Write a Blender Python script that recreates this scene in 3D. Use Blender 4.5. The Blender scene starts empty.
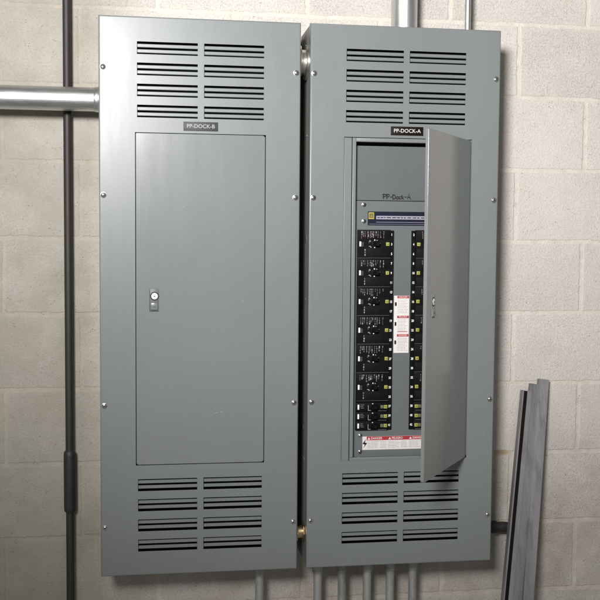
import bpy, math, random
from mathutils import Matrix, Vector
random.seed(7)
S = bpy.context.scene
COL = S.collection
PI = math.pi

# ------------------------------------------------------------------ materials
def new_mat(name):
    m = bpy.data.materials.new(name); m.use_nodes = True
    nt = m.node_tree
    return m, nt, nt.nodes['Principled BSDF']

def noise(nt, scale, detail=4, rough=.55, coord=None, dist=0.0):
    n = nt.nodes.new('ShaderNodeTexNoise')
    n.inputs['Scale'].default_value = scale
    n.inputs['Detail'].default_value = detail
    n.inputs['Roughness'].default_value = rough
    n.inputs['Distortion'].default_value = dist
    if coord is not None: nt.links.new(coord, n.inputs['Vector'])
    return n

def coords(nt, scale=None):
    t = nt.nodes.new('ShaderNodeNewGeometry')
    if scale is None: return t.outputs['Position']
    mp = nt.nodes.new('ShaderNodeMapping')
    mp.inputs['Scale'].default_value = scale
    nt.links.new(t.outputs['Position'], mp.inputs['Vector'])
    return mp.outputs['Vector']

def ramp(nt, fac, stops):
    r = nt.nodes.new('ShaderNodeValToRGB')
    e = r.color_ramp.elements
    while len(e) < len(stops): e.new(.5)
    for k, (p, c) in enumerate(stops):
        e[k].position = p
        e[k].color = (c, c, c, 1) if isinstance(c, (int, float)) else (*c, 1)
    nt.links.new(fac, r.inputs['Fac'])
    return r.outputs['Color']

def mixc(nt, fac, a, b, mode='MIX'):
    m = nt.nodes.new('ShaderNodeMix'); m.data_type = 'RGBA'; m.blend_type = mode
    for sock, v in ((m.inputs[0], fac), (m.inputs[6], a), (m.inputs[7], b)):
        if isinstance(v, (int, float)): sock.default_value = v
        elif isinstance(v, tuple): sock.default_value = (*v, 1)
        else: nt.links.new(v, sock)
    return m.outputs[2]

def bump(nt, h, dist, strength=1.0, prev=None):
    b = nt.nodes.new('ShaderNodeBump')
    b.inputs['Distance'].default_value = dist
    b.inputs['Strength'].default_value = strength
    nt.links.new(h, b.inputs['Height'])
    if prev is not None: nt.links.new(prev, b.inputs['Normal'])
    return b.outputs['Normal']

def enamel(name, col, r0=.36, r1=.46, var=.05, peel=.00012):
    """baked enamel on sheet steel: slight mottling, orange peel, uneven gloss"""
    m, nt, b = new_mat(name); p = coords(nt)
    n1 = noise(nt, 2.2, 5, .6, p); n2 = noise(nt, 420, 2, .5, p); n3 = noise(nt, 9, 6, .7, coords(nt, (3, 3, .6)))
    lo = tuple(c*(1-var) for c in col); hi = tuple(c*(1+var) for c in col)
    c = ramp(nt, n1.outputs['Fac'], [(.3, lo), (.7, hi)])
    # small handling marks
    n4 = noise(nt, 38, 3, .5, coords(nt, (1, 1, .35)))
    mk = ramp(nt, n4.outputs['Fac'], [(.74, 0.0), (.80, .22)])
    c = mixc(nt, mk, c, tuple(x*1.35 for x in col))
    nt.links.new(c, b.inputs['Base Color'])
    r = nt.nodes.new('ShaderNodeMapRange')
    r.inputs['From Min'].default_value = .3; r.inputs['From Max'].default_value = .7
    r.inputs['To Min'].default_value = r0; r.inputs['To Max'].default_value = r1
    nt.links.new(n3.outputs['Fac'], r.inputs['Value']); nt.links.new(r.outputs[0], b.inputs['Roughness'])
    n5 = noise(nt, 7, 2, .5, p)
    nrm = bump(nt, n2.outputs['Fac'], peel, .5)
    nrm = bump(nt, n5.outputs['Fac'], .0006, .25, nrm)
    nt.links.new(nrm, b.inputs['Normal'])
    b.inputs['IOR'].default_value = 1.42
    return m

def metal(name, col, r0=.25, r1=.45, scale=60, stretch=(1, 1, 1), metallic=1.0, grime=None):
    m, nt, b = new_mat(name); p = coords(nt, stretch)
    n = noise(nt, scale, 5, .65, p); n2 = noise(nt, scale*.25, 5, .6, p)
    c = ramp(nt, n2.outputs['Fac'], [(.3, tuple(x*.78 for x in col)), (.7, tuple(min(1, x*1.08) for x in col))])
    if grime:
        g = ramp(nt, noise(nt, 22, 6, .7, p).outputs['Fac'], [(.50, 0.0), (.68, .8)])
        c = mixc(nt, g, c, grime)
    nt.links.new(c, b.inputs['Base Color'])
    b.inputs['Metallic'].default_value = metallic
    r = nt.nodes.new('ShaderNodeMapRange')
    r.inputs['To Min'].default_value = r0; r.inputs['To Max'].default_value = r1
    nt.links.new(n.outputs['Fac'], r.inputs['Value']); nt.links.new(r.outputs[0], b.inputs['Roughness'])
    nt.links.new(bump(nt, n.outputs['Fac'], .0003, .4), b.inputs['Normal'])
    return m

def plain(name, col, rough=.5, spec=.5, var=.08, scale=90):
    m, nt, b = new_mat(name); p = coords(nt)
    n = noise(nt, scale, 4, .6, p)
    c = ramp(nt, n.outputs['Fac'], [(.3, tuple(x*(1-var) for x in col)), (.7, tuple(min(1, x*(1+var)) for x in col))])
    nt.links.new(c, b.inputs['Base Color'])
    b.inputs['Roughness'].default_value = rough
    b.inputs['Specular IOR Level'].default_value = spec
    return m

WY = .172
ROW, BLK, ZJ, XJ = .2029, .4035, .0545, .347      # course height, block length, one bed joint, one head joint
def block_material():
    m, nt, b = new_mat('concrete_block'); p = coords(nt)
    # ragged joint lines
    d1 = noise(nt, 28, 4, .6, p); d2 = noise(nt, 5, 3, .5, p)
    def vm(op, a, c):
        v = nt.nodes.new('ShaderNodeVectorMath'); v.operation = op
        for s, x in ((v.inputs[0], a), (v.inputs[1], c)):
            if isinstance(x, tuple): s.default_value = x
            else: nt.links.new(x, s)
        return v.outputs[0]
    q = vm('ADD', p, vm('MULTIPLY', vm('SUBTRACT', d1.outputs['Color'], (.5, .5, .5)), (.010, 0, .010)))
    q = vm('ADD', q, vm('MULTIPLY', vm('SUBTRACT', d2.outputs['Color'], (.5, .5, .5)), (.006, 0, .006)))
    sx = nt.nodes.new('ShaderNodeSeparateXYZ'); nt.links.new(q, sx.inputs[0])
    cb = nt.nodes.new('ShaderNodeCombineXYZ')
    ax = nt.nodes.new('ShaderNodeMath'); ax.operation = 'ADD'; ax.inputs[1].default_value = -XJ + BLK*20
    az = nt.nodes.new('ShaderNodeMath'); az.operation = 'ADD'; az.inputs[1].default_value = -ZJ + ROW*21
    nt.links.new(sx.outputs[0], ax.inputs[0]); nt.links.new(sx.outputs[2], az.inputs[0])
    nt.links.new(ax.outputs[0], cb.inputs[0]); nt.links.new(az.outputs[0], cb.inputs[1])
    br = nt.nodes.new('ShaderNodeTexBrick')
    br.offset = .5; br.offset_frequency = 2; br.squash = 1
    br.inputs['Scale'].default_value = 1
    br.inputs['Mortar Size'].default_value = .0080
    br.inputs['Mortar Smooth'].default_value = .55
    br.inputs['Brick Width'].default_value = BLK
    br.inputs['Row Height'].default_value = ROW
    br.inputs['Color1'].default_value = (.30, .30, .30, 1); br.inputs['Color2'].default_value = (.75, .75, .75, 1)
    br.inputs['Mortar'].default_value = (.5, .5, .5, 1)
    nt.links.new(cb.outputs[0], br.inputs['Vector'])
    # block face: aggregate speckle, blotches, per-block tone
    f1 = noise(nt, 210, 4, .7, p); f2 = noise(nt, 16, 6, .65, p); f3 = noise(nt, 3.0, 4, .6, p)
    blk = ramp(nt, f1.outputs['Fac'], [(.34, (.36, .338, .317)), (.5, (.52, .490, .462)), (.68, (.61, .579, .545))])
    tone = mixc(nt, .30, br.outputs['Color'], (.5, .5, .5), 'MIX')
    blk = mixc(nt, .22, blk, br.outputs['Color'], 'OVERLAY')
    blk = mixc(nt, ramp(nt, f2.outputs['Fac'], [(.38, 0.0), (.72, .55)]), blk, (.47, .437, .395))
    blk = mixc(nt, ramp(nt, f3.outputs['Fac'], [(.42, 0.0), (.66, .50)]), blk, (.62, .588, .552))
    # pits
    vo = nt.nodes.new('ShaderNodeTexVoronoi'); vo.inputs['Scale'].default_value = 150
    nt.links.new(p, vo.inputs['Vector'])
    pit = ramp(nt, vo.outputs['Distance'], [(.05, .75), (.22, 0.0)])
    gate = ramp(nt, noise(nt, 55, 2, .5, p).outputs['Fac'], [(.50, 0.0), (.68, 1.0)])
    pitm = mixc(nt, 1.0, pit, gate, 'MULTIPLY')
    blk = mixc(nt, pitm, blk, (.30, .28, .26))
    mo = ramp(nt, noise(nt, 45, 5, .65, p).outputs['Fac'], [(.3, (.53, .49, .435)), (.7, (.66, .62, .565))])
    c = mixc(nt, br.outputs['Fac'], blk, mo)
    # mortar smeared past the joints here and there
    br2 = nt.nodes.new('ShaderNodeTexBrick'); br2.offset = .5
    for k, v in (('Scale', 1), ('Mortar Size', .017), ('Mortar Smooth', 1), ('Brick Width', BLK), ('Row Height', ROW)): br2.inputs[k].default_value = v
    nt.links.new(cb.outputs[0], br2.inputs['Vector'])
    sm = mixc(nt, 1.0, br2.outputs['Fac'], ramp(nt, noise(nt, 9, 5, .7, p).outputs['Fac'], [(.42, 0.0), (.62, .8)]), 'MULTIPLY')
    c = mixc(nt, sm, c, (.60, .555, .48))
    # rust and splash stains
    st = noise(nt, 6, 5, .7, coords(nt, (1.6, 1, .5)))
    c = mixc(nt, ramp(nt, st.outputs['Fac'], [(.60, 0.0), (.76, .45)]), c, (.40, .32, .235))
    # rust run beside the leaning steel
    rv = vm('MULTIPLY', vm('SUBTRACT', q, (1.128, WY, .2575)), (32, 0, 95))
    rl = nt.nodes.new('ShaderNodeVectorMath'); rl.operation = 'LENGTH'; nt.links.new(rv, rl.inputs[0])
    c = mixc(nt, ramp(nt, rl.outputs['Value'], [(.25, .75), (1.0, 0.0)]), c, (.36, .20, .10))
    # browner, darker tone towards the bottom, ragged upper limit
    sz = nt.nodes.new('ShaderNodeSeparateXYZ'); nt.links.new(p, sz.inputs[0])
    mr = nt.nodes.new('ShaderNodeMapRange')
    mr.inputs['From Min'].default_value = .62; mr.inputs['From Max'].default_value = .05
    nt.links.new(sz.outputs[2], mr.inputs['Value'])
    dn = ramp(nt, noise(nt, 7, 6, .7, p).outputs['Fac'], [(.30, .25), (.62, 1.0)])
    low_tone = mixc(nt, 1.0, mr.outputs[0], dn, 'MULTIPLY')
    low_tone = mixc(nt, 1.0, low_tone, (.50, .50, .50), 'MULTIPLY')
    c = mixc(nt, low_tone, c, (.20, .165, .13))
    sxx = nt.nodes.new('ShaderNodeMapRange')  # darker grey-brown tone towards the left side
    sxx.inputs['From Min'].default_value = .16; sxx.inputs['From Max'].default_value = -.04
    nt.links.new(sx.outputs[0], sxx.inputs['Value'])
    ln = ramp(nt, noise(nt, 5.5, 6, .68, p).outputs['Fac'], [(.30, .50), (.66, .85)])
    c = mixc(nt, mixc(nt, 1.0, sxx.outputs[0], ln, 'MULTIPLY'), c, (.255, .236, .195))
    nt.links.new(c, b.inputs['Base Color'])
    b.inputs['Roughness'].default_value = .93
    b.inputs['Specular IOR Level'].default_value = .2
    inv = ramp(nt, br.outputs['Fac'], [(0, 1.0), (1, 0.0)])
    n = bump(nt, inv, .0024, .6)
    n = bump(nt, f1.outputs['Fac'], .0035, .75, n)
    n = bump(nt, ramp(nt, pitm, [(0, 1.0), (1, 0.0)]), .004, .7, n)
    n = bump(nt, f2.outputs['Fac'], .004, .5, n)
    nt.links.new(n, b.inputs['Normal'])
    return m

M = {}
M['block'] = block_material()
M['grey'] = enamel('grey_enamel', (.159, .175, .176), .29, .36)
M['door'] = enamel('grey_door_enamel', (.163, .178, .178), .19, .25)
for nd in M['door'].node_tree.nodes:
    if nd.type == 'BSDF_PRINCIPLED': nd.inputs['Coat Weight'].default_value = .8; nd.inputs['Coat Roughness'].default_value = .16
M['plate'] = enamel('grey_plate_enamel', (.098, .106, .110), .42, .52)
M['front'] = enamel('dead_front_enamel', (.120, .130, .134), .36, .46)
M['box'] = enamel('box_enamel', (.20, .195, .185), .45, .6, .12)
M['inside_shade'] = plain('box_inside_shade', (.004, .004, .0045), .9, .05)  # near-black: shade behind slots and door gaps is in the colour
M['galv'] = metal('galvanised_steel', (.66, .67, .68), .32, .50, 40, (1, 1, .25))
M['galvside'] = metal('galvanised_pipe', (.60, .62, .62), .28, .50, 40, (.25, 1, 1))
M['dull'] = metal('dull_conduit', (.36, .372, .368), .42, .62, 35, (1, 1, .3), .55, (.17, .163, .15))
M['darkpipe'] = metal('dark_conduit', (.03, .03, .028), .45, .65, 35, (1, 1, .3), .4)
M['zinc'] = metal('zinc_fitting', (.74, .72, .66), .2, .4, 90)
M['brass'] = metal('brass_fitting', (.62, .50, .28), .25, .45, 90)
M['screw'] = metal('screw_steel', (.66, .66, .66), .16, .3, 120)
M['lock'] = metal('lock_face', (.86, .86, .85), .3, .45, 90, (1, 1, 1), .35)
M['slot'] = plain('slot_black', (.012, .012, .012), .6, .3)
M['bake'] = plain('breaker_black', (.0045, .0045, .005), .5, .10, .2)
M['bake2'] = plain('breaker_charcoal', (.0055, .0052, .0055), .6, .10, .2)
M['toggle'] = plain('toggle_black', (.004, .004, .0045), .35, .25, .2)
M['white'] = plain('white_mark', (.80, .80, .78), .5, .4, .04)
M['mark'] = plain('pale_print', (.34, .335,.33), .6, .3, .1)
M['faint'] = plain('faint_print', (.15, .142, .14), .6, .3, .1)
M['yellow'] = plain('yellow_button', (.32, .33, .06), .5, .4, .06)
M['olive'] = plain('olive_tab', (.12, .12, .065), .5, .4, .06)
M['paper'] = plain('label_white', (.66, .63, .62), .5, .35, .04, 30)
M['red'] = plain('label_red', (.36, .03, .04), .45, .4, .06)
M['greyink'] = plain('label_grey_ink', (.26, .25, .26), .6, .3, .1)
M['ink'] = plain('black_ink', (.012, .012, .014), .5, .3, .1)
M['navy'] = plain('navy_strip', (.009, .010, .024), .5, .15, .1)
M['silverprint'] = plain('silver_print', (.28, .28, .34), .4, .5, .06)
M['gold'] = plain('logo_yellow', (.34, .30, .06), .45, .4, .06)
M['engrave'] = plain('nameplate_black', (.007, .0055, .005), .5, .12, .15)
M['engrave_sheen'] = enamel('nameplate_black_sheen', (.034, .035, .037), .52, .58)  # black plate; the sheen on it is painted in as lighter charcoal
M['engtext'] = plain('engraved_white', (.52, .50, .48), .5, .4, .03)
M['enggrey'] = plain('engraved_grey', (.30, .30, .30), .5, .4, .05)  # greyer, lower-contrast lettering for the left plate
M['scuff'] = plain('bare_scratch', (.30, .31, .30), .5, .4)
M['strut'] = metal('strut_steel', (.29, .285, .298), .46, .58, 45, (1.5, 1.5, .12), .6, (.15, .145, .148))
M['strutshade'] = plain('strut_slot_shade', (.008, .006, .005), .8, .1)

# ------------------------------------------------------------------ mesh builder
class MB:
    def __init__(s): s.v = []; s.f = []; s.m = []; s.mats = []
    def mi(s, mat):
        if mat not in s.mats: s.mats.append(mat)
        return s.mats.index(mat)
    def add(s, vs, fs, mat):
        o = len(s.v); k = s.mi(mat)
        s.v += [tuple(x) for x in vs]
        for f in fs: s.f.append(tuple(o+i for i in f)); s.m.append(k)
    def box(s, x0, x1, y0, y1, z0, z1, mat):
        vs = [(x, y, z) for x in (x0, x1) for y in (y0, y1) for z in (z0, z1)]
        s.add(vs, [(0, 1, 3, 2), (4, 6, 7, 5), (0, 4, 5, 1), (2, 3, 7, 6), (0, 2, 6, 4), (1, 5, 7, 3)], mat)
    def bev(s, x0, x1, y0, y1, z0, z1, b, mat, seg=2):
        """slab facing -y with its front edges rounded"""
        rings = []
        for k in range(seg+1):
            a = k/seg*PI/2
            i = b*(1-math.sin(a)); y = y0 + b*(1-math.cos(a))
            rings.append((b-i if False else b*(1-math.sin(a)), y))
        vs = []; fs = []
        for i, y in rings: vs += [(x0+i, y, z0+i), (x1-i, y, z0+i), (x1-i, y, z1-i), (x0+i, y, z1-i)]
        vs += [(x0, y1, z0), (x1, y1, z0), (x1, y1, z1), (x0, y1, z1)]
        fs.append((0, 1, 2, 3))
        n = len(rings)+1
        for r in range(n-1):
            for k in range(4):
                a, c = r*4+k, r*4+(k+1) % 4
                fs.append((a, a+4, c+4, c))
        L = (n-1)*4; fs.append((L+3, L+2, L+1, L))
        s.add(vs, fs, mat)
    def lathe(s, prof, mat, M4=None, n=40, cap=True):
        """profile of (radius, axial) turned round +z, then moved by M4"""
        M4 = M4 or Matrix(); vs = []; fs = []
        for r, h in prof:
            for k in range(n):
                a = 2*PI*k/n; vs.append(M4 @ Vector((r*math.cos(a), r*math.sin(a), h)))
        for j in range(len(prof)-1):
            for k in range(n):
                k2 = (k+1) % n
                fs.append((j*n+k, j*n+k2, (j+1)*n+k2, (j+1)*n+k))
        if cap:
            if prof[0][0] > 1e-5: fs.append(tuple(range(n-1, -1, -1)))
            if prof[-1][0] > 1e-5: fs.append(tuple((len(prof)-1)*n+k for k in range(n)))
        s.add(vs, fs, mat)
    def prism(s, pts, y0, y1, mat):
        """outline in x,z (counter-clockwise seen from -y) between y0 (front) and y1"""
        n = len(pts)
        vs = [(x, y0, z) for x, z in pts]+[(x, y1, z) for x, z in pts]
        fs = [tuple(range(n)), tuple(range(2*n-1, n-1, -1))]
        fs += [(k, n+k, n+(k+1) % n, (k+1) % n) for k in range(n)]
        s.add(vs, fs, mat)
    def tube(s, path, r, mat, n=24):
        vs = []; fs = []; path = [Vector(p) for p in path]
        up = Vector((.31, .77, .55))
        for i, p in enumerate(path):
            t = (path[min(i+1, len(path)-1)]-path[max(i-1, 0)]).normalized()
            a = t.cross(up).normalized(); b2 = t.cross(a)
            for k in range(n):
                q = 2*PI*k/n; vs.append(p + a*(r*math.cos(q)) + b2*(r*math.sin(q)))
        for j in range(len(path)-1):
            for k in range(n):
                k2 = (k+1) % n; fs.append((j*n+k, (j+1)*n+k, (j+1)*n+k2, j*n+k2))
        fs.append(tuple(range(n))); L = (len(path)-1)*n; fs.append(tuple(L+k for k in range(n-1, -1, -1)))
        s.add(vs, fs, mat)
    def text(s, body, size, x, z, y, mat, align='CENTER', squeeze=1.0, bold=0.0, shear=0.0, depth=.00015):
        cu = bpy.data.curves.new('lettering', 'FONT'); cu.body = body; cu.size = size
        cu.align_x = align; cu.align_y = 'CENTER'; cu.offset = bold; cu.shear = shear; cu.resolution_u = 3
        cu.extrude = depth
        o = bpy.data.objects.new('lettering', cu); COL.objects.link(o)
        bpy.context.view_layer.update()
        me = bpy.data.meshes.new_from_object(o.evaluated_get(bpy.context.evaluated_depsgraph_get()))
        vs = [(x+v.co.x*squeeze, y-v.co.z, z+v.co.y) for v in me.vertices]
        s.add(vs, [tuple(p.vertices) for p in me.polygons], mat)
        bpy.data.objects.remove(o); bpy.data.curves.remove(cu); bpy.data.meshes.remove(me)
    def build(s, name, parent=None, loc=(0, 0, 0), smooth=True, fix=True):
        me = bpy.data.meshes.new(name); me.from_pydata(s.v, [], s.f)
        for mt in s.mats: me.materials.append(mt)
        me.polygons.foreach_set('material_index', s.m)
        if fix:
            import bmesh
            bm = bmesh.new(); bm.from_mesh(me); bmesh.ops.recalc_face_normals(bm, faces=bm.faces); bm.to_mesh(me); bm.free()
        if smooth:
            me.polygons.foreach_set('use_smooth', [True]*len(me.polygons))
            me.set_sharp_from_angle(angle=math.radians(38))
            for pl in me.polygons:
                if pl.area > .004: pl.use_smooth = False
        me.update()
        o = bpy.data.objects.new(name, me); COL.objects.link(o)
        o.location = loc
        if parent: o.parent = parent
        return o

def thing(name, label, cat, loc, group=None):
    o = bpy.data.objects.new(name, None); COL.objects.link(o); o.location = loc
    o.empty_display_size = .05
    tag(o, label, cat, group)
    return o
def tag(o, label, cat, group=None):
    o['label'] = label; o['category'] = cat
    if group: o['group'] = group
def inst(src, name, parent, loc):
    o = src.copy(); o.name = name; COL.objects.link(o); o.parent = parent; o.location = loc
    return o

# ------------------------------------------------------------------ wall
WY = .172
w = MB()
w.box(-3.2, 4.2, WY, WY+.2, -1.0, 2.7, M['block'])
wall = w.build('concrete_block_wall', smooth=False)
tag(wall, 'unpainted grey concrete block wall with cream mortar behind both panels', 'wall')

# ------------------------------------------------------------------ panel pieces
PW, PH = .508, 1.420
SLOT, SP, REC = .0045, .0134, .0064
def louver_rows(): 
    return [1.3561-.0521*k for k in range(4)] + [.2490-.0525*k for k in range(4)]
LCOL = [(.0943, .2456), (.2614, .4134)]

def sheet(mb, x0, x1, z0, z1, holes, y, th, mat, edge=.004, ret=.018):
    """pressed steel sheet facing -y with rectangular holes and rolled-back outer edges"""
    X0, X1, Z0, Z1 = x0+edge, x1-edge, z0+edge, z1-edge
    xs = sorted({X0, X1}|{h[0] for h in holes}|{h[1] for h in holes})
    zs = sorted({Z0, Z1}|{h[2] for h in holes}|{h[3] for h in holes})
    def inhole(a, b, c, d):
        mx, mz = (a+b)/2, (c+d)/2
        return any(h[0] < mx < h[1] and h[2] < mz < h[3] for h in holes)
    nx, nz = len(xs), len(zs)
    vs = [(x, y, z) for x in xs for z in zs]+[(x, y+th, z) for x in xs for z in zs]
    N = nx*nz; fs = []
    solid = [[not inhole(xs[i], xs[i+1], zs[j], zs[j+1]) for j in range(nz-1)] for i in range(nx-1)]
    for i in range(nx-1):
        for j in range(nz-1):
            a, b, c, d = i*nz+j, (i+1)*nz+j, (i+1)*nz+j+1, i*nz+j+1
            if solid[i][j]:
                fs.append((a, b, c, d)); fs.append((N+d, N+c, N+b, N+a))
            else:
                if i > 0 and solid[i-1][j]: fs.append((a, d, N+d, N+a))
                if i < nx-2 and solid[i+1][j]: fs.append((b, N+b, N+c, c))
                if j > 0 and solid[i][j-1]: fs.append((a, N+a, N+b, b))
                if j < nz-2 and solid[i][j+1]: fs.append((d, c, N+c, N+d))
    mb.add(vs, fs, mat)
    ring = [(edge*(1-math.sin(a)), edge*(1-math.cos(a))) for a in [k/4*PI/2 for k in range(5)]]
    pts = [(i, y+d) for i, d in ring]+[(0, y+ret)]
    v2 = []; f2 = []
    for i, yy in pts: v2 += [(x0+i, yy, z0+i), (x1-i, yy, z0+i), (x1-i, yy, z1-i), (x0+i, yy, z1-i)]
    for r in range(len(pts)-1):
        for k in range(4):
            a, c = r*4+k, r*4+(k+1) % 4
            f2.append((a, a+4, c+4, c))
    mb.add(v2, f2, mat)

def louver_mesh(x0, x1, zt):
    """the two pushed-in bars between the three slots of one louver"""
    mb = MB()
    for k in range(2):
        zc = zt-SP*(k+.5); h = (SP-SLOT)/2; t = .0014
        prof = [(x0-.0090, .0018), (x0-.0060, .0030), (x0-.0030, REC), (x1+.0030, REC), (x1+.0060, .0030), (x1+.0090, .0018)]
        vs = []
        for x, d in prof:
            vs += [(x, d+.0016, zc-h), (x, d, zc-h+.0012), (x, d, zc+h-.0012), (x, d+.0016, zc+h), (x, d+.0024, zc)]
        fs = []
        for i in range(len(prof)-1):
            for q in range(5):
                fs.append((i*5+q, (i+1)*5+q, (i+1)*5+(q+1) % 5, i*5+(q+1) % 5))
        mb.add(vs, fs, M['grey'])
    return mb

def screw_mesh(r, ang):
    mb = MB()
    rot = Matrix.Rotation(PI/2, 4, 'X')
    prof = [(r*1.28, -.001), (r*1.28, .0006), (r*1.05, .0008), (r, .0009), (r*.97, r*.28), (r*.8, r*.45), (r*.5, r*.56), (0.0001, r*.6)]
    mb.lathe(prof, M['screw'], rot, 28)
    c, s_ = math.cos(ang), math.sin(ang)
    hw, hl, y = r*.11, r*.86, -r*.605
    for (c, s_) in ((c, s_), (-s_, c)):
        pts = [(-hl*c+hw*s_, -hl*s_-hw*c), (hl*c+hw*s_, hl*s_-hw*c), (hl*c-hw*s_, hl*s_+hw*c), (-hl*c-hw*s_, -hl*s_+hw*c)]
        mb.prism(pts, y, y+r*.35, M['slot'])
    return mb

def rounded(x0, x1, z0, z1, rs, n=6):
    """rectangle outline, counter-clockwise from bottom left; radii bl, br, tr, tl"""
    P = []
    for (cx, cz, sx, sz, a0, r) in ((x0, z0, 1, 1, PI, rs[0]), (x1, z0, -1, 1, 1.5*PI, rs[1]), (x1, z1, -1, -1, 0, rs[2]), (x0, z1, 1, -1, .5*PI, rs[3])):
        for k in range(n+1):
            a = a0+k/n*PI/2
            P.append((cx+sx*r+r*math.cos(a), cz+sz*r+r*math.sin(a)))
    return P

DW, DH = .3270, .8440       # door leaf
def make_door(parent, hinge, open_deg):
    """leaf with origin on its hinge line, bottom; local x runs from -DW to 0"""
    pts = rounded(-DW, 0, 0, DH, (.006, .006, .007, .003))
    inner = rounded(-DW+.0022, -.0022, .0022, DH-.0022, (.004, .004, .005, .002))
    n = len(pts); mb = MB()
    e = .0011; D = .0085
    small = rounded(-DW+e, -e, e, DH-e, (.005, .005, .006, .002))
    vs = [(x, 0, z) for x, z in small]+[(x, e*.45, z) for x, z in rounded(-DW+e*.35, -e*.35, e*.35, DH-e*.35, (.0057, .0057, .0067, .0027))]+[(x, e*1.3, z) for x, z in pts]+[(x, D, z) for x, z in pts]+[(x, D, z) for x, z in inner]+[(x, .0022, z) for x, z in inner]
    fs = [tuple(range(n))]
    for r in range(5):
        fs += [(r*n+k, (r+1)*n+k, (r+1)*n+(k+1) % n, r*n+(k+1) % n) for k in range(n)]
    fs.append(tuple(range(6*n-1, 5*n-1, -1)))
    mb.add(vs, fs, M['door'])
    d = mb.build('door', parent, hinge)
    d.rotation_euler = (0, 0, math.radians(open_deg))
    # flush latch: plate, key cylinder and pull tab
    lx, lz = -DW+.0455, .4228
    p = MB()
    p.bev(lx-.0115, lx+.0115, -.0012, .0004, lz-.029, lz+.029, .001, M['door'] if open_deg else M['plate'])
    p.box(lx-.0085, lx+.0085, -.0014, -.0010, lz-.0275, lz-.0255, M['slot'])
    if not open_deg: p.box(lx-.0118, lx-.0108, -.0014, .0002, lz-.027, lz+.026, M['slot'])
    p.bev(lx-.0080, lx+.0080, -.0032, -.001, lz-.0235, lz-.007, .0012, M['door'])
    p.bev(lx-.0045, lx+.0045, -.0038, -.003, lz-.0185, lz-.0125, .0006, M['plate'])
    p.build('latch_plate', d)
    c = MB()
    R = Matrix.Translation((lx+.001, 0, lz+.0105)) @ Matrix.Rotation(PI/2, 4, 'X')
    c.lathe([(.0112, .0008), (.0112, .0014), (.0098, .0016)], M['slot'], R, 28)
    c.lathe([(.0084, .0010), (.0084, .0022), (.0076, .0028), (.0001, .0028)], M['lock'], R, 28)
    c.prism([(lx-.0022, lz+.0098), (lx+.0012, lz+.0092), (lx+.0042, lz+.0105), (lx+.0012, lz+.0118), (lx-.0022, lz+.0112)], -.0033, -.0020, M['slot'])
    c.build('key_cylinder', d)
    return d

def enclosure(parent):
    b = MB(); i = .0015; t = .002; y0, y1 = .0195, WY-.001
    x0, x1, z0, z1 = i, PW-i, i, PH-i
    # outer skin
    b.add([(x0, y0, z0), (x1, y0, z0), (x1, y0, z1), (x0, y0, z1), (x0, y1, z0), (x1, y1, z0), (x1, y1, z1), (x0, y1, z1)],
          [(0, 4, 5, 1), (1, 5, 6, 2), (2, 6, 7, 3), (3, 7, 4, 0), (4, 7, 6, 5)], M['box'])
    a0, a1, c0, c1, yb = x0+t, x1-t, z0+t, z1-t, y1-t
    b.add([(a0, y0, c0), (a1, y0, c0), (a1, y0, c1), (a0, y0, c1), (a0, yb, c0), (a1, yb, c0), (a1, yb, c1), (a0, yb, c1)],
          [(0, 1, 5, 4), (1, 2, 6, 5), (2, 3, 7, 6), (3, 0, 4, 7), (4, 5, 6, 7)], M['inside_shade'])
    # front lip joins the skins
    b.add([(x0, y0, z0), (x1, y0, z0), (x1, y0, z1), (x0, y0, z1), (a0, y0, c0), (a1, y0, c0), (a1, y0, c1), (a0, y0, c1)],
          [(0, 1, 5, 4), (1, 2, 6, 5), (2, 3, 7, 6), (3, 0, 4, 7)], M['box'])
    # stamped seams and knockouts on the sides
    for z in (.28, .71, 1.14):
        b.box(x0-.0009, x0+.0004, .055, .135, z-.002, z+.002, M['box'])
    for z, y in ((.06, .05), (.06, .11), (1.36, .05), (.36, .09), (.87, .06), (1.02, .12)):
        Rm = Matrix.Translation((x0, y, z)) @ Matrix.Rotation(-PI/2, 4, 'Y')
        b.lathe([(.0125, -.0003), (.0125, .0010), (.011, .0012)], M['plate'], Rm, 24)
    b.build('enclosure', parent, fix=False)

SCR = [(x, z) for x in (.0105, PW-.0115) for z in (1.2928, .9755, .4425, .1270)]
screw_protos = {}
def cover_common(parent, hole, tilt_seed):
    holes = []
    for zt in louver_rows():
        for (a, c) in LCOL: holes.append((a, c, zt-2*SP-SLOT/2, zt+SLOT/2))
    holes.append(hole)
    mb = MB(); sheet(mb, 0, PW, 0, PH, holes, 0, .0016, M['grey'])
    cov = mb.build('cover', parent)
    for zt in louver_rows():
        for (a, c) in LCOL:
            louver_mesh(a, c, zt).build('louver', parent, smooth=False)
    r = random.Random(tilt_seed)
    for (x, z) in SCR:
        screw_mesh(.0058, r.uniform(0, PI)).build('screw', parent, (x, 0, z))
    return cov

def nameplate(parent, x0, x1, z0, z1, words, mat, ink):
    p = MB()
    p.bev(x0, x1, -.0022, -.0001, z0, z1, .0005, mat)
    p.text(words, .0135, (x0+x1)/2, (z0+z1)/2, -.0022, ink, squeeze=1.02, bold=.0001)
    p.build('nameplate', parent)

# ------------------------------------------------------------------ closed panel on the left
left = thing('electrical_panel', 'grey electrical panel with closed door and nameplate PP-DOCK-B', 'electrical panel', (0, 0, 0), 'electrical panels on the block wall')
enclosure(left)
HL = (.0890, .4190, .2870, 1.1335)
cover_common(left, HL, 3)
ld = make_door(left, (HL[1]-.0014, .0002, HL[2]+.0012), 0)
for a, z, L in ((-.128, .131, .010), (-.138, .1335, .004), (-.113, .1328, .007), (-.06, .42, .005), (-.21, .66, .004)):
    wr = MB(); wr.prism([(a, z), (a+L, z+.0004), (a+L*.9, z+.0012), (a+.001, z+.0008)], -.00015, .0002, M['scuff'])
    wr.build('scratch', ld)
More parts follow.
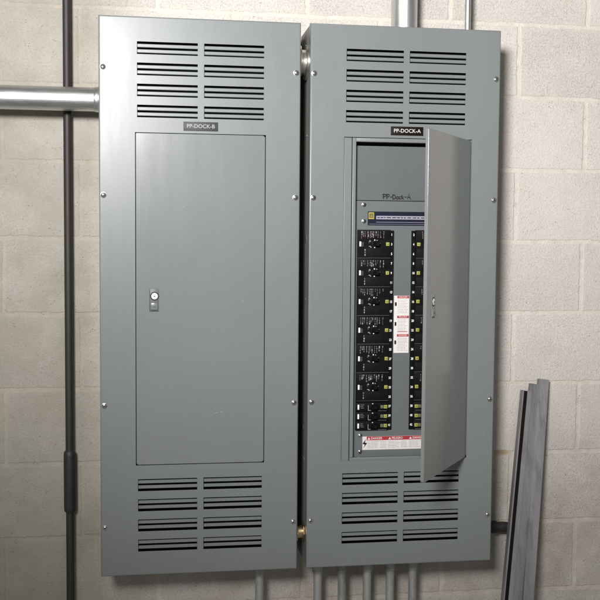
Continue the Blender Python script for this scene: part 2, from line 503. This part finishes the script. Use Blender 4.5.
# ledge the door shuts against
lg = MB()
sheet(lg, HL[0]-.012, HL[1]+.012, HL[2]-.012, HL[3]+.012, [(HL[0]+.030, HL[1]-.030, HL[2]+.03, HL[3]-.03)], .0138, .0012, M['inside_shade'], .001, .003)
lg.build('door_stop', left)
nameplate(left, .2097, .2967, 1.1400, 1.1625, 'PP-DOCK-B', M['engrave_sheen'], M['enggrey'])

# ------------------------------------------------------------------ open panel on the right
RX = .5325
right = thing('electrical_panel', 'grey electrical panel with open door showing black breakers and nameplate PP-DOCK-A', 'electrical panel', (RX, .0004, .0005), 'electrical panels on the block wall')
right.rotation_euler = (0, 0, math.radians(.25))
enclosure(right)
def rx(x): return x-RX
HR = (rx(.6225), rx(.9660), .2850, 1.1335)
cover_common(right, HR, 5)
make_door(right, (HR[1]-.002, .0004, .2868), 54.4)
nameplate(right, rx(.7459), rx(.8325), 1.1403, 1.1630, 'PP-DOCK-A', M['engrave'], M['engtext'])

# jamb: sunken ledge with a raised bead, then a step back to the dead front
j = MB()
ox0, ox1, oz0, oz1 = rx(.6550), rx(.9585), .2935, 1.1215
g = .0014
j.bev(HR[0]+g, ox0-.0112, .0030, .0062, HR[2]-.002, HR[3]-g, .0010, M['grey'])        # flat ledge along the latch side
j.bev(ox0-.0096, ox0-.0001, -.0006, .0062, oz0-.0005, HR[3]-g, .0016, M['grey'])      # raised bead next to the opening
j.bev(ox0+.0002, ox1+.004, .0010, .0062, oz1+.0004, HR[3]-g, .0014, M['grey'])        # head
j.bev(ox0-.0094, ox1+.004, .0034, .0062, HR[2]-.002, oz0-.0012, .0008, M['grey'])     # sill
j.bev(ox1+.0002, HR[1]+.006, .0034, .0062, oz0-.001, HR[3]-g, .0008, M['grey'])       # hinge side
sheet(j, HR[0]-.010, HR[1]+.010, HR[2]-.010, HR[3]+.010, [(ox0-.001, ox1+.001, oz0-.001, oz1+.001)], .0064, .0012, M['inside_shade'], .001, .003)
for (a, b_, c, d) in ((ox0-.0014, ox0, oz0, oz1), (ox1, ox1+.0014, oz0, oz1)):
    j.box(a, b_, .0052, .019, c, d, M['grey'])
j.box(ox0, ox1, .0053, .019, oz1, oz1+.0014, M['grey'])
j.build('door_frame', right)

# dead front
DFY = .0200
df = MB()
bL = (rx(.6640), rx(.7626)); bR = (rx(.8103), rx(.9089)); bz = (.3618, .8928)
sheet(df, ox0+.0040, ox1-.0030, oz0-.0200, .9700, [(bL[0], bL[1], *bz), (bR[0], bR[1], *bz)], DFY, .0016, M['front'], .0012, .006)
df.build('dead_front', right)
up = MB()
sheet(up, ox0+.0040, ox1-.0030, .9712, oz1-.0080, [], DFY+.0012, .0016, M['plate'], .0015, .008)
up_o = up.build('blank_plate', right)
hw = MB()
def soften(P):
    if len(P) < 4: return P
    Q = [P[0]]+P+[P[-1]]; out = []
    for i in range(1, len(Q)-2):
        for t in (0, .25, .5, .75):
            out.append(tuple(.5*(2*Q[i][c]+(Q[i+1][c]-Q[i-1][c])*t+(2*Q[i-1][c]-5*Q[i][c]+4*Q[i+1][c]-Q[i+2][c])*t*t+(3*Q[i][c]-Q[i-1][c]-3*Q[i+1][c]+Q[i+2][c])*t**3) for c in (0, 1)))
    return out+[P[-1]]
STROKES = {'P': [[(0, 0), (.04, 1)], [(-.12, .98), (.42, 1.0), (.52, .74), (.40, .52), (.04, .48)]],
           '-': [[(.02, .44), (.40, .47)]],
           'D': [[(.03, 0), (0, .98)], [(-.1, .96), (.40, .86), (.58, .48), (.38, .08), (-.08, 0)]],
           'o': [[(.25, .55), (.05, .42), (.04, .14), (.24, .0), (.44, .16), (.42, .44), (.25, .56)]],
           'c': [[(.40, .48), (.18, .54), (.02, .30), (.12, .04), (.42, .06)]],
           'k': [[(.04, 0), (.02, .95)], [(.42, .56), (.06, .26), (.46, .0)]],
           'A': [[(-.04, 0), (.28, 1.02), (.60, -.02)], [(.08, .36), (.50, .38)]]}
hr = random.Random(9); hx = rx(.7330); hs = .0118
for ch, adv, sc in (('P', .72, 1), ('P', .68, .95), ('-', .56, 1), ('D', .74, .98), ('o', .56, 1), ('c', .52, .95), ('k', .58, .9), ('-', .58, 1), ('A', .7, 1.1)):
    for st in STROKES[ch]:
        pts = [(hx+(a+hr.uniform(-.03, .03))*hs*1.12*sc, .9760+(b_+hr.uniform(-.04, .04))*hs*sc) for a, b_ in st]
        hw.tube([(a, DFY+.0011, b_) for a, b_ in soften(pts)], .00125, M['ink'], 8)
    hx += adv*hs*1.12
hw.build('handwritten_marking', up_o)
r = random.Random(11)
for (x, z) in ((rx(.6812), .9597), (rx(.6815), .9166), (rx(.6780), .3470), (rx(.6783), .3040), (rx(.936), .9597), (rx(.936), .9166), (rx(.936), .3470), (rx(.936), .3040)):
    screw_mesh(.0046, r.uniform(0, PI)).build('screw', right, (x, DFY, z))

# maker's strip
s = MB(); zx0, zx1 = rx(.6917), rx(.9250)
s.bev(zx0, zx1, DFY-.0012, DFY-.0001, .9060, .9425, .0004, M['navy'])
s.box(zx0+.0020, zx0+.0168, DFY-.00150, DFY-.0011, .9225, .9400, M['gold'])
s.box(zx0+.0045, zx0+.0143, DFY-.00175, DFY-.0014, .9262, .9368, M['navy'])
s.box(zx0+.0060, zx0+.0128, DFY-.00200, DFY-.0017, .9278, .9352, M['gold'])
s.text('D', .0070, zx0+.0094, .9315, DFY-.0021, M['navy'], bold=.0002)
s.box(zx0+.0225, zx1-.0040, DFY-.0016, DFY-.0011, .9222, .9312, M['silverprint'])
q = random.Random(4); x = zx0+.026
while x < zx1-.012:
    L = q.uniform(.004, .012); s.box(x, min(x+L, zx1-.006), DFY-.0019, DFY-.0015, .9255, .9278, M['navy']); x += L+q.uniform(.002, .004)
s.box(zx0+.0225, zx1-.0040, DFY-.0016, DFY-.0011, .9142, .9152, M['silverprint'])
s.box(zx0+.0040, zx1-.0040, DFY-.0016, DFY-.0011, .9092, .9098, M['silverprint'])
s.build('identification_strip', right)

# breakers ---------------------------------------------------------
BF = DFY-.0080              # breaker faces stand proud of the dead front
POLE = .02528
def breaker_body(poles, mir, seed, tint):
    """one moulded case; origin at the bank's outer edge and the handle row; local x grows towards the bus"""
    q = random.Random(seed); mb = MB(); H = POLE*poles/2-.0005
    def X(a, b): return (a, b) if not mir else (-b, -a)
    def bx(a, b, y0, y1, z0, z1, m): a, b = X(a, b); mb.box(a, b, y0, y1, z0, z1, m)
    def bv(a, b, y0, y1, z0, z1, e, m): a, b = X(a, b); mb.bev(a, b, y0, y1, z0, z1, e, m)
    bv(.0004, .0880, BF, DFY+.05, -H, H, .0012, M['bake'])
    if poles == 3:
        bv(.0030, .0850, BF-.0006, BF+.001, .0115, H-.002, .0005, M['bake2'])      # printed rating panel above the handle
        bv(.0180, .0850, BF-.0006, BF+.001, -H+.002, -.0115, .0005, M['bake2'])
        for cx in (.0095, .0145, .0190, .0265, .0330, .0370, .0410, .0480, .0535, .0600, .0690):
            n = q.choice((2, 4, 5, 6)); z = H-.004
            for _ in range(n):
                L = q.uniform(.0015, .0065)
                if z-L < .013: break
                bx(cx, cx+q.choice((.0008, .0012, .0018, .0026)), BF-.0009, BF-.0004, z-L, z, q.choice((M['mark'], M['faint'], tint)))
                z -= L+q.uniform(.0010, .0024)
        for k in range(3):
            z = -.0135-k*.0065
            bx(.0185, .0195+q.uniform(.0006, .0020), BF-.0009, BF-.0004, z-.0042, z, q.choice((M['mark'], M['faint'])))
        for k in range(4):
            bx(.0100, .0160, BF-.0004, BF+.0003, -.006+k*.003, -.0050+k*.003, M['faint'])
        bx(.0003, .0878, BF-.0004, BF+.0003, -H+.0004, -H+.0010, M['faint'])
        for a, b, z in ((.0300, .0310, .0035), (.0300, .0350, .0070), (.0300, .0350, -.0062), (.0595, .0605, .002), (.032, .0335, .0095), (.034, .037, -.0085), (.050, .053, .0098)):
            bx(a, b, BF-.0005, BF+.0004, z-.0008, z+.0008, M['mark'])
    else:
        for k in range(3):
            bx(.0115+q.uniform(0, .002), .0190+q.uniform(0, .004), BF-.0005, BF+.0003, .005-k*.0042, .0064-k*.0042, M['faint'])
        bx(.0330, .0342, BF-.0006, BF+.0003, -.0095, .0045, M['mark'])
        bx(.0330, .0405, BF-.0006, BF+.0003, -.0100, -.0088, M['mark'])
        for k in range(3):
            bx(.0520+q.uniform(-.002, .002), .0535+q.uniform(0, .002), BF-.0005, BF+.0003, .006-k*.006, .0072-k*.006, M['faint'])
        bx(.0600, .0830, BF-.0004, BF+.0003, -H+.0008, -H+.0016, M['faint'])
    # collar round the toggle
    bv(.0375, .0585, BF-.0022, BF+.001, -.0078, .0078, .0010, M['bake'])
    return mb
def breaker_bits(body, poles, mir, seed):
    def X(a, b): return (a, b) if not mir else (-b, -a)
    q = random.Random(seed)
    a, b = X(.0405, .0560); t = MB()
    lean = .004 if not mir else -.004
    vs = [(a, BF-.0020, -.0058), (b, BF-.0020, -.0058), (b, BF-.0020, .0058), (a, BF-.0020, .0058)]
    c, d = ((a+b)/2-.0045+lean, (a+b)/2+.0035+lean)
    vs += [(c, BF-.0125, -.0050), (d, BF-.0125, -.0050), (d, BF-.0125, .0050), (c, BF-.0125, .0050)]
    vs += [(c+.001, BF-.0135, -.0042), (d-.001, BF-.0135, -.0042), (d-.001, BF-.0135, .0042), (c+.001, BF-.0135, .0042)]
    fs = [(8, 9, 10, 11), (3, 2, 1, 0)]
    for o in (0, 4):
        fs += [(o+k, o+4+k, o+4+(k+1) % 4, o+(k+1) % 4) for k in range(4)]
    t.add(vs, fs, M['toggle']); t.build('handle', body)
    m = MB()
    a, b = X(.0440, .0468)
    for zz in ((.0104, -.0088) if poles == 3 else (.0080,)):
        m.bev(a, b, BF-.0012, BF+.0002, zz-.0016 - (0 if poles == 3 else .0028), zz+.0016, .0006, M['white'])
    m.build('position_mark', body)
    m = MB(); a, b = X(.0045, .0090)
    m.bev(a, b, BF-.0018, BF+.001, -.0065, .0065, .0006, M['white']); m.build('indicator_tab', body)
    m = MB(); a, b = X(.0760, .0848)
    m.bev(a, b, BF-.0026, BF+.001, -.0046, .0046, .0008, M['yellow'])
    a, b = X(.0784, .0824); m.box(a, b, BF-.0031, BF-.0024, -.0012, .0012, M['olive'])
    m.build('test_button', body)
    if poles == 1 or seed % 3 == 1:
        m = MB(); a, b = X(.0668, .0752)
        m.bev(a, b, BF-.0016, BF+.001, -.0044, .0044, .0008, M['olive'] if poles == 1 else M['bake2']); m.build('rating_tab', body)
ZB = [.8565+.0005, .7812, .7056, .6299, .5541, .4782]; ZS = [.4253, .4000, .3748]
for side, (edge, mir) in enumerate(((bL[0], False), (bR[1], True))):
    for k, z in enumerate(ZB):
        br = breaker_body(3, mir, 10*side+k, plain('rating_print_%d%d' % (side, k), (.24, .15, .15) if k == 0 else (.16, .16, .17), .6, .3)).build('circuit_breaker', right, (edge, 0, z))
        breaker_bits(br, 3, mir, 10*side+k)
    for k, z in enumerate(ZS):
        br = breaker_body(1, mir, 40+10*side+k, M['faint']).build('circuit_breaker', right, (edge, 0, z))
        breaker_bits(br, 1, mir, 40+10*side+k)
# circuit number strips beside the banks
for side, (a, b) in enumerate(((bL[1]-.0102, bL[1]-.0002), (bR[0]+.0002, bR[0]+.0102))):
    ns = MB()
    ns.bev(a, b, DFY-.0040, DFY+.02, bz[0]+.0005, bz[1]-.0005, .0006, M['bake'])
    for k in range(21):
        z = .8565+POLE-k*(.8565+POLE-.3748)/20
        ns.text(str(2*k+1+side), .0085, (a+b)/2-(.0012 if side == 0 else -.0006), z, DFY-.0042, M['white'], squeeze=.78, bold=.00022)
    ns.build('circuit_number_strip', right)

# warning labels ---------------------------------------------------
def bolt_icon(mb, x, z, h, y):
    mb.prism([(x-.25*h, z-.02*h), (x+.02*h, z-.10*h), (x-.12*h, z-.5*h), (x+.28*h, z+.05*h), (x+.02*h, z+.12*h), (x+.16*h, z+.5*h)], y-.0003, y, M['ink'])
def lines(mb, x0, x1, z0, z1, y, n, seed):
    q = random.Random(seed)
    for k in range(n):
        z = z1-(k+.5)*(z1-z0)/n; x = x0
        end = x0+(x1-x0)*q.uniform(.75, 1)
        while x < end:
            L = min(q.uniform(.003, .009), end-x)
            mb.box(x, x+L, y-.0002, y, z-.00045, z+.00045, M['greyink']); x += L+.0012
def triangle(mb, x, z, h, y, mat):
    mb.prism([(x-.6*h, z-.5*h), (x+.6*h, z-.5*h), (x, z+.5*h)], y-.0002, y, mat)
ly = DFY-.0002
lb = MB(); x0, x1 = rx(.7658), rx(.8070)
lb.box(x0, x1, ly-.0003, ly, .5680, .7205, M['paper'])
f = ly-.0003
for k, (zt, zb) in enumerate(((.7200, .6690), (.6672, .6195), (.6180, .5690))):
    lb.box(x0+.0090, x1-.0006, f-.0002, f, zt-.0066, zt, M['red'])
    lb.text('DANGER' if k != 1 else 'PELIGRO', .0062, (x0+x1)/2+.004, zt-.0033, f-.0003, M['paper'], squeeze=.95)
    lines(lb, x0+.0100, x1-.003, zb+.004, zt-.009, f, 9, k)
    lb.prism(rounded(x0+.0022, x0+.0072, zt-.027, zt-.0165, (.002,)*4, 3), f-.0002, f, M['ink'])
    bolt_icon(lb, x0+.0047, zt-.0235, .010, f-.0001)
    if k == 1: lb.box(x0+.010, x1-.004, f-.00035, f-.0001, zb+.0045, zb+.0062, M['red'])
lb.build('warning_label', right)['label'] = 'white vertical warning label with three red headers between the breaker banks'
lb = MB(); x0, x1 = rx(.6845), rx(.8700); z0, z1 = .3085, .3445
lb.box(x0, x1, ly-.0003, ly, z0, z1, M['paper'])
lb.box(x0+.0115, x1, f-.0002, f, z1-.0105, z1-.0003, M['red'])
bolt_icon(lb, x0+.0060, (z0+z1)/2-.001, .024, f)
cw = (x1-x0-.0115)/3.05
for k in range(3):
    xs = x0+.0135+k*cw
    triangle(lb, xs+.004, z1-.0056, .0064, f-.0002, M['paper'])
    lb.text(('DANGER', 'PELIGRO', 'DANGER')[k], .0085, xs+.0095, z1-.0056, f-.0003, M['paper'], align='LEFT', squeeze=.9, bold=.0001)
    lines(lb, xs, xs+cw*.58, z0+.004, z1-.0125, f, 5, 20+k); lines(lb, xs+cw*.62, xs+cw*.96, z0+.004, z1-.0125, f, 5, 30+k)
lb.build('warning_label', right)['label'] = 'wide white warning label with one red band below the breakers'

# ------------------------------------------------------------------ conduits
def ring(mb, p, axis, r, prof, mat, n=36):
    R = {'x': Matrix.Rotation(PI/2, 4, 'Y'), 'z': Matrix(), '-z': Matrix.Rotation(PI, 4, 'X')}[axis]
    mb.lathe([(r*a, b) for a, b in prof], mat, Matrix.Translation(p) @ R, n)
FIT = [(1.0, 0), (1.30, 0), (1.36, .002), (1.36, .008), (1.24, .010), (1.12, .011), (1.12, .028), (1.08, .031), (1.0, .032)]

# large vertical conduit into the top of the right panel
zt = PH+.0005
t = thing('conduit', 'large shiny galvanised conduit rising from the top of the open panel', 'conduit', (.802, .100, zt), 'conduits above the open panel')
m = MB(); m.lathe([(.0352, .001), (.0352, 1.1)], M['galv'], None, 56); m.build('pipe', t)
m = MB(); m.lathe([(.0354, .0), (.041, .0), (.041, .003), (.0385, .0045), (.0368, .005), (.0352, .008)], M['zinc'], None, 56); m.build('locknut', t)
t = thing('conduit', 'thin shiny conduit rising from the top right of the open panel', 'conduit', (.9792, .100, zt), 'conduits above the open panel')
m = MB(); m.lathe([(.0080, .001), (.0080, 1.1)], M['galv'], None, 28); m.build('pipe', t)
m = MB(); m.lathe([(.0082, .0), (.0140, .0), (.0145, .002), (.0145, .005), (.0115, .007), (.0108, .012), (.0082, .014)], M['zinc'], None, 28); m.build('locknut', t)

# horizontal conduit into the left side of the closed panel
t = thing('conduit', 'thick horizontal conduit entering the left side of the closed panel', 'conduit', (.001, .100, 1.2250))
m = MB(); m.lathe([(.0305, 0), (.0305, 1.2)], M['galvside'], Matrix.Translation((-.001, 0, 0)) @ Matrix.Rotation(-PI/2, 4, 'Y'), 48); m.build('pipe', t)
m = MB(); m.lathe([(.0306, 0), (.0345, 0), (.0345, .004), (.0325, .006), (.0318, .014), (.0306, .016)], M['galvside'], Matrix.Translation((-.0012, 0, 0)) @ Matrix.Rotation(-PI/2, 4, 'Y'), 48); m.build('locknut', t)

# dark vertical pipe at the far left with a wider fitting
t = thing('conduit', 'dark vertical pipe on the wall left of the closed panel', 'conduit', (-.0890, .145, -.7))
m = MB(); m.lathe([(.0105, 0), (.0105, 3.2)], M['darkpipe'], None, 32); m.build('pipe', t)
m = MB(); m.lathe([(.0105, .83), (.0150, .835), (.0158, .845), (.0158, .985), (.0150, .995), (.0105, 1.0)], M['darkpipe'], None, 32, False); m.build('coupling', t)

# nipples bridging the gap between the boxes
x0 = PW-.001; x1 = RX+.002
t = thing('conduit_nipple', 'shiny pipe nipple bridging the gap between the panels near their tops', 'pipe fitting', ((x0+x1)/2, .062, 1.3300), 'nipples joining the two panels')
L = (x1-x0)/2
m = MB(); m.lathe([(.0330, -L-.004), (.0330, L+.004)], M['zinc'], Matrix.Rotation(PI/2, 4, 'Y'), 44); m.build('pipe', t)
for sgn in (-1, 1):
    m = MB(); m.lathe([(.0335, 0), (.0455, 0), (.0465, .0012), (.0465, .0058), (.0450, .0068), (.0335, .0070)], M['zinc'], Matrix.Translation((sgn*(L-.0012), 0, 0)) @ Matrix.Rotation(-sgn*PI/2, 4, 'Y'), 10); m.build('locknut', t)
t = thing('conduit_nipple', 'small brassy pipe nipple bridging the gap between the panels near their bottoms', 'pipe fitting', ((x0+x1)/2, .045, .0865), 'nipples joining the two panels')
m = MB(); m.lathe([(.0165, -L-.004), (.0165, L+.004)], M['brass'], Matrix.Rotation(PI/2, 4, 'Y'), 36); m.build('pipe', t)
for sgn in (-1, 1):
    m = MB(); m.lathe([(.0168, 0), (.0250, 0), (.0258, .001), (.0258, .0050), (.0245, .0058), (.0168, .0060)], M['brass'], Matrix.Translation((sgn*(L-.0012), 0, 0)) @ Matrix.Rotation(-sgn*PI/2, 4, 'Y'), 8); m.build('locknut', t)

# six small conduits dropping from the panel bottoms
def drop(x, label, mat):
    t = thing('conduit', label, 'conduit', (x, .095, 0), 'grey conduits dropping from the panels')
    m = MB(); m.lathe([(.0117, -1.0), (.0117, .0)], mat, None, 28); m.build('pipe', t)
    m = MB(); m.lathe([(.0119, -.046), (.0145, -.044), (.0150, -.040), (.0150, -.016), (.0165, -.014), (.0165, -.006), (.0185, -.005), (.0185, .0012)], mat, None, 28, False); m.build('connector', t)
drop(.4185, 'only conduit dropping from the bottom of the closed panel', M['dull'])
for k, x in enumerate((.5795, .6475, .7180, .7830, .8475)):
    drop(x, ('leftmost', 'second from left', 'middle', 'fourth from left', 'rightmost')[k]+' of five grey conduits dropping from the open panel', M['dull'])

# dark conduit leaving the right side of the open panel
t = thing('conduit', 'dark horizontal conduit leaving the lower right side of the open panel', 'conduit', (1.0395, .140, .0505))
m = MB(); m.tube([(0, 0, 0), (.05, 0, 0), (.085, 0, 0)]+[(.085+.045*math.sin(a), 0, -.045*(1-math.cos(a))) for a in [k/8*PI/2 for k in range(1, 9)]]+[(.130, 0, -.4), (.130, 0, -.9)], .0145, M['darkpipe'], 28); m.build('pipe', t)
m = MB(); m.lathe([(.0145, .030), (.0172, .031), (.0176, .033), (.0176, .062), (.0172, .064), (.0145, .065)], M['darkpipe'], Matrix.Rotation(PI/2, 4, 'Y'), 32, False); m.build('coupling', t)

# ------------------------------------------------------------------ steel lengths leaning on the wall
def lean(name, label, foot, top, prof, group, twist=0.0, mat=None, dark=None):
    """closed profile (u across, v towards the wall) swept from foot to top; origin at the foot"""
    foot, top = Vector(foot), Vector(top)
    ax = (top-foot).normalized(); u = Vector((1, 0, 0)); u = (u-ax*u.dot(ax)).normalized(); v = ax.cross(u)*-1
    if v.y < 0: v = -v
    c, s_ = math.cos(twist), math.sin(twist); u, v = u*c+v*s_, v*c-u*s_
    n = len(prof); L = (top-foot).length
    mb = MB()
    vs = [u*a+v*b for a, b in prof]+[ax*L+u*a+v*b for a, b in prof]
    fs = [(k, (k+1) % n, n+(k+1) % n, n+k) for k in range(n)]
    fs += [tuple(range(n)), tuple(range(2*n-1, n-1, -1))]
    mb.add(vs, fs, mat or M['strut'])
    if dark:  # near-black filler, painted shade for the open slot
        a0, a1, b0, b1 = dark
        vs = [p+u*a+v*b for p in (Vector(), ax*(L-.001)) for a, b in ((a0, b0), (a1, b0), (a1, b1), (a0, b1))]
        mb.add(vs, [(0, 1, 5, 4), (3, 2, 6, 7), (0, 4, 7, 3), (1, 5, 6, 2), (4, 5, 6, 7)], M['strutshade'])
    o = mb.build(name, None, foot, smooth=False); tag(o, label, 'metal bar', group)
    return o
def chan(w, d, lip, t):
    """open C section, mouth towards the camera"""
    return [(0, 0), (lip, 0), (lip, t), (t, t), (t, d-t), (w-t, d-t), (w-t, t), (w-lip, t), (w-lip, 0), (w, 0), (w, d), (0, d)]
def flat(w, d): return [(0, 0), (w, 0), (w, d), (0, d)]
def angle(w, d, t): return [(0, 0), (w, 0), (w, t), (t, t), (t, d), (0, d)]
G = 'steel lengths leaning on the wall'
lean('metal_channel', 'slotted steel channel leaning on the wall, nearest to the open panel', (1.010, -.060, -.70), (1.1760, .1450, .4440), [(0, 0), (.0045, 0), (.0045, .0025), (.0025, .0025), (.0025, .0175), (.0255, .0175), (.0255, .0025), (.0150, .0025), (.0150, 0), (.0280, 0), (.0280, .020), (0, .020)], G, 0, M['strut'], (.0032, .0245, .007, .0172))
lean('metal_channel', 'wide flat grey steel strip leaning right beside the slotted channel', (1.0445, -.055, -.70), (1.2000, .1500, .4620), flat(.0290, .010), G, .06)
lean('metal_channel', 'outermost grey steel length in the leaning bundle, farthest from the panel', (1.0800, -.060, -.70), (1.2260, .1500, .4750), angle(.0300, .016, .003), G, -.05)

# ------------------------------------------------------------------ light, world, camera
W = bpy.data.worlds.new('World'); S.world = W; W.use_nodes = True
bg = W.node_tree.nodes['Background']; bg.inputs[0].default_value = (1.0, .96, .90, 1); bg.inputs[1].default_value = .21
def lamp(name, loc, aim, power, radius, size, blend, col):
    l = bpy.data.lights.new(name, 'SPOT'); l.energy = power; l.shadow_soft_size = radius
    l.spot_size = math.radians(size); l.spot_blend = blend; l.color = col
    o = bpy.data.objects.new(name, l); COL.objects.link(o); o.location = loc
    o.rotation_euler = (Vector(aim)-Vector(loc)).to_track_quat('-Z', 'Y').to_euler()
    return o
lamp('flash_lamp', (-.43, -2.83, 1.70), (.66, .0, 1.74), 750, .30, 83, 1.0, (1.0, .982, .965))

R = [[0.9895359912281046, 0.14427945289264807, 0.0014005488961454744], [-0.14407793640087024, 0.9875393834844001, 0.06330493116430827], [0.007750503640353884, -0.06284429600408588, 0.9979932485508465]]
cam = bpy.data.cameras.new('camera'); co = bpy.data.objects.new('camera', cam); COL.objects.link(co)
right_v, fwd, upv = [Vector((R[0][k], R[1][k], R[2][k])) for k in range(3)]
m4 = Matrix.Identity(4)
for k in range(3):
    m4[k][0] = right_v[k]; m4[k][1] = upv[k]; m4[k][2] = -fwd[k]
m4.translation = Vector((.1411, -2.5272, .8721))
co.matrix_world = m4
cam.sensor_width = 36; cam.lens = 36*986.2244/600; cam.clip_start = .05; cam.clip_end = 60
S.camera = co
S.view_settings.view_transform = 'Standard'; S.view_settings.look = 'None'
S.view_settings.exposure = 0; S.view_settings.gamma = 1
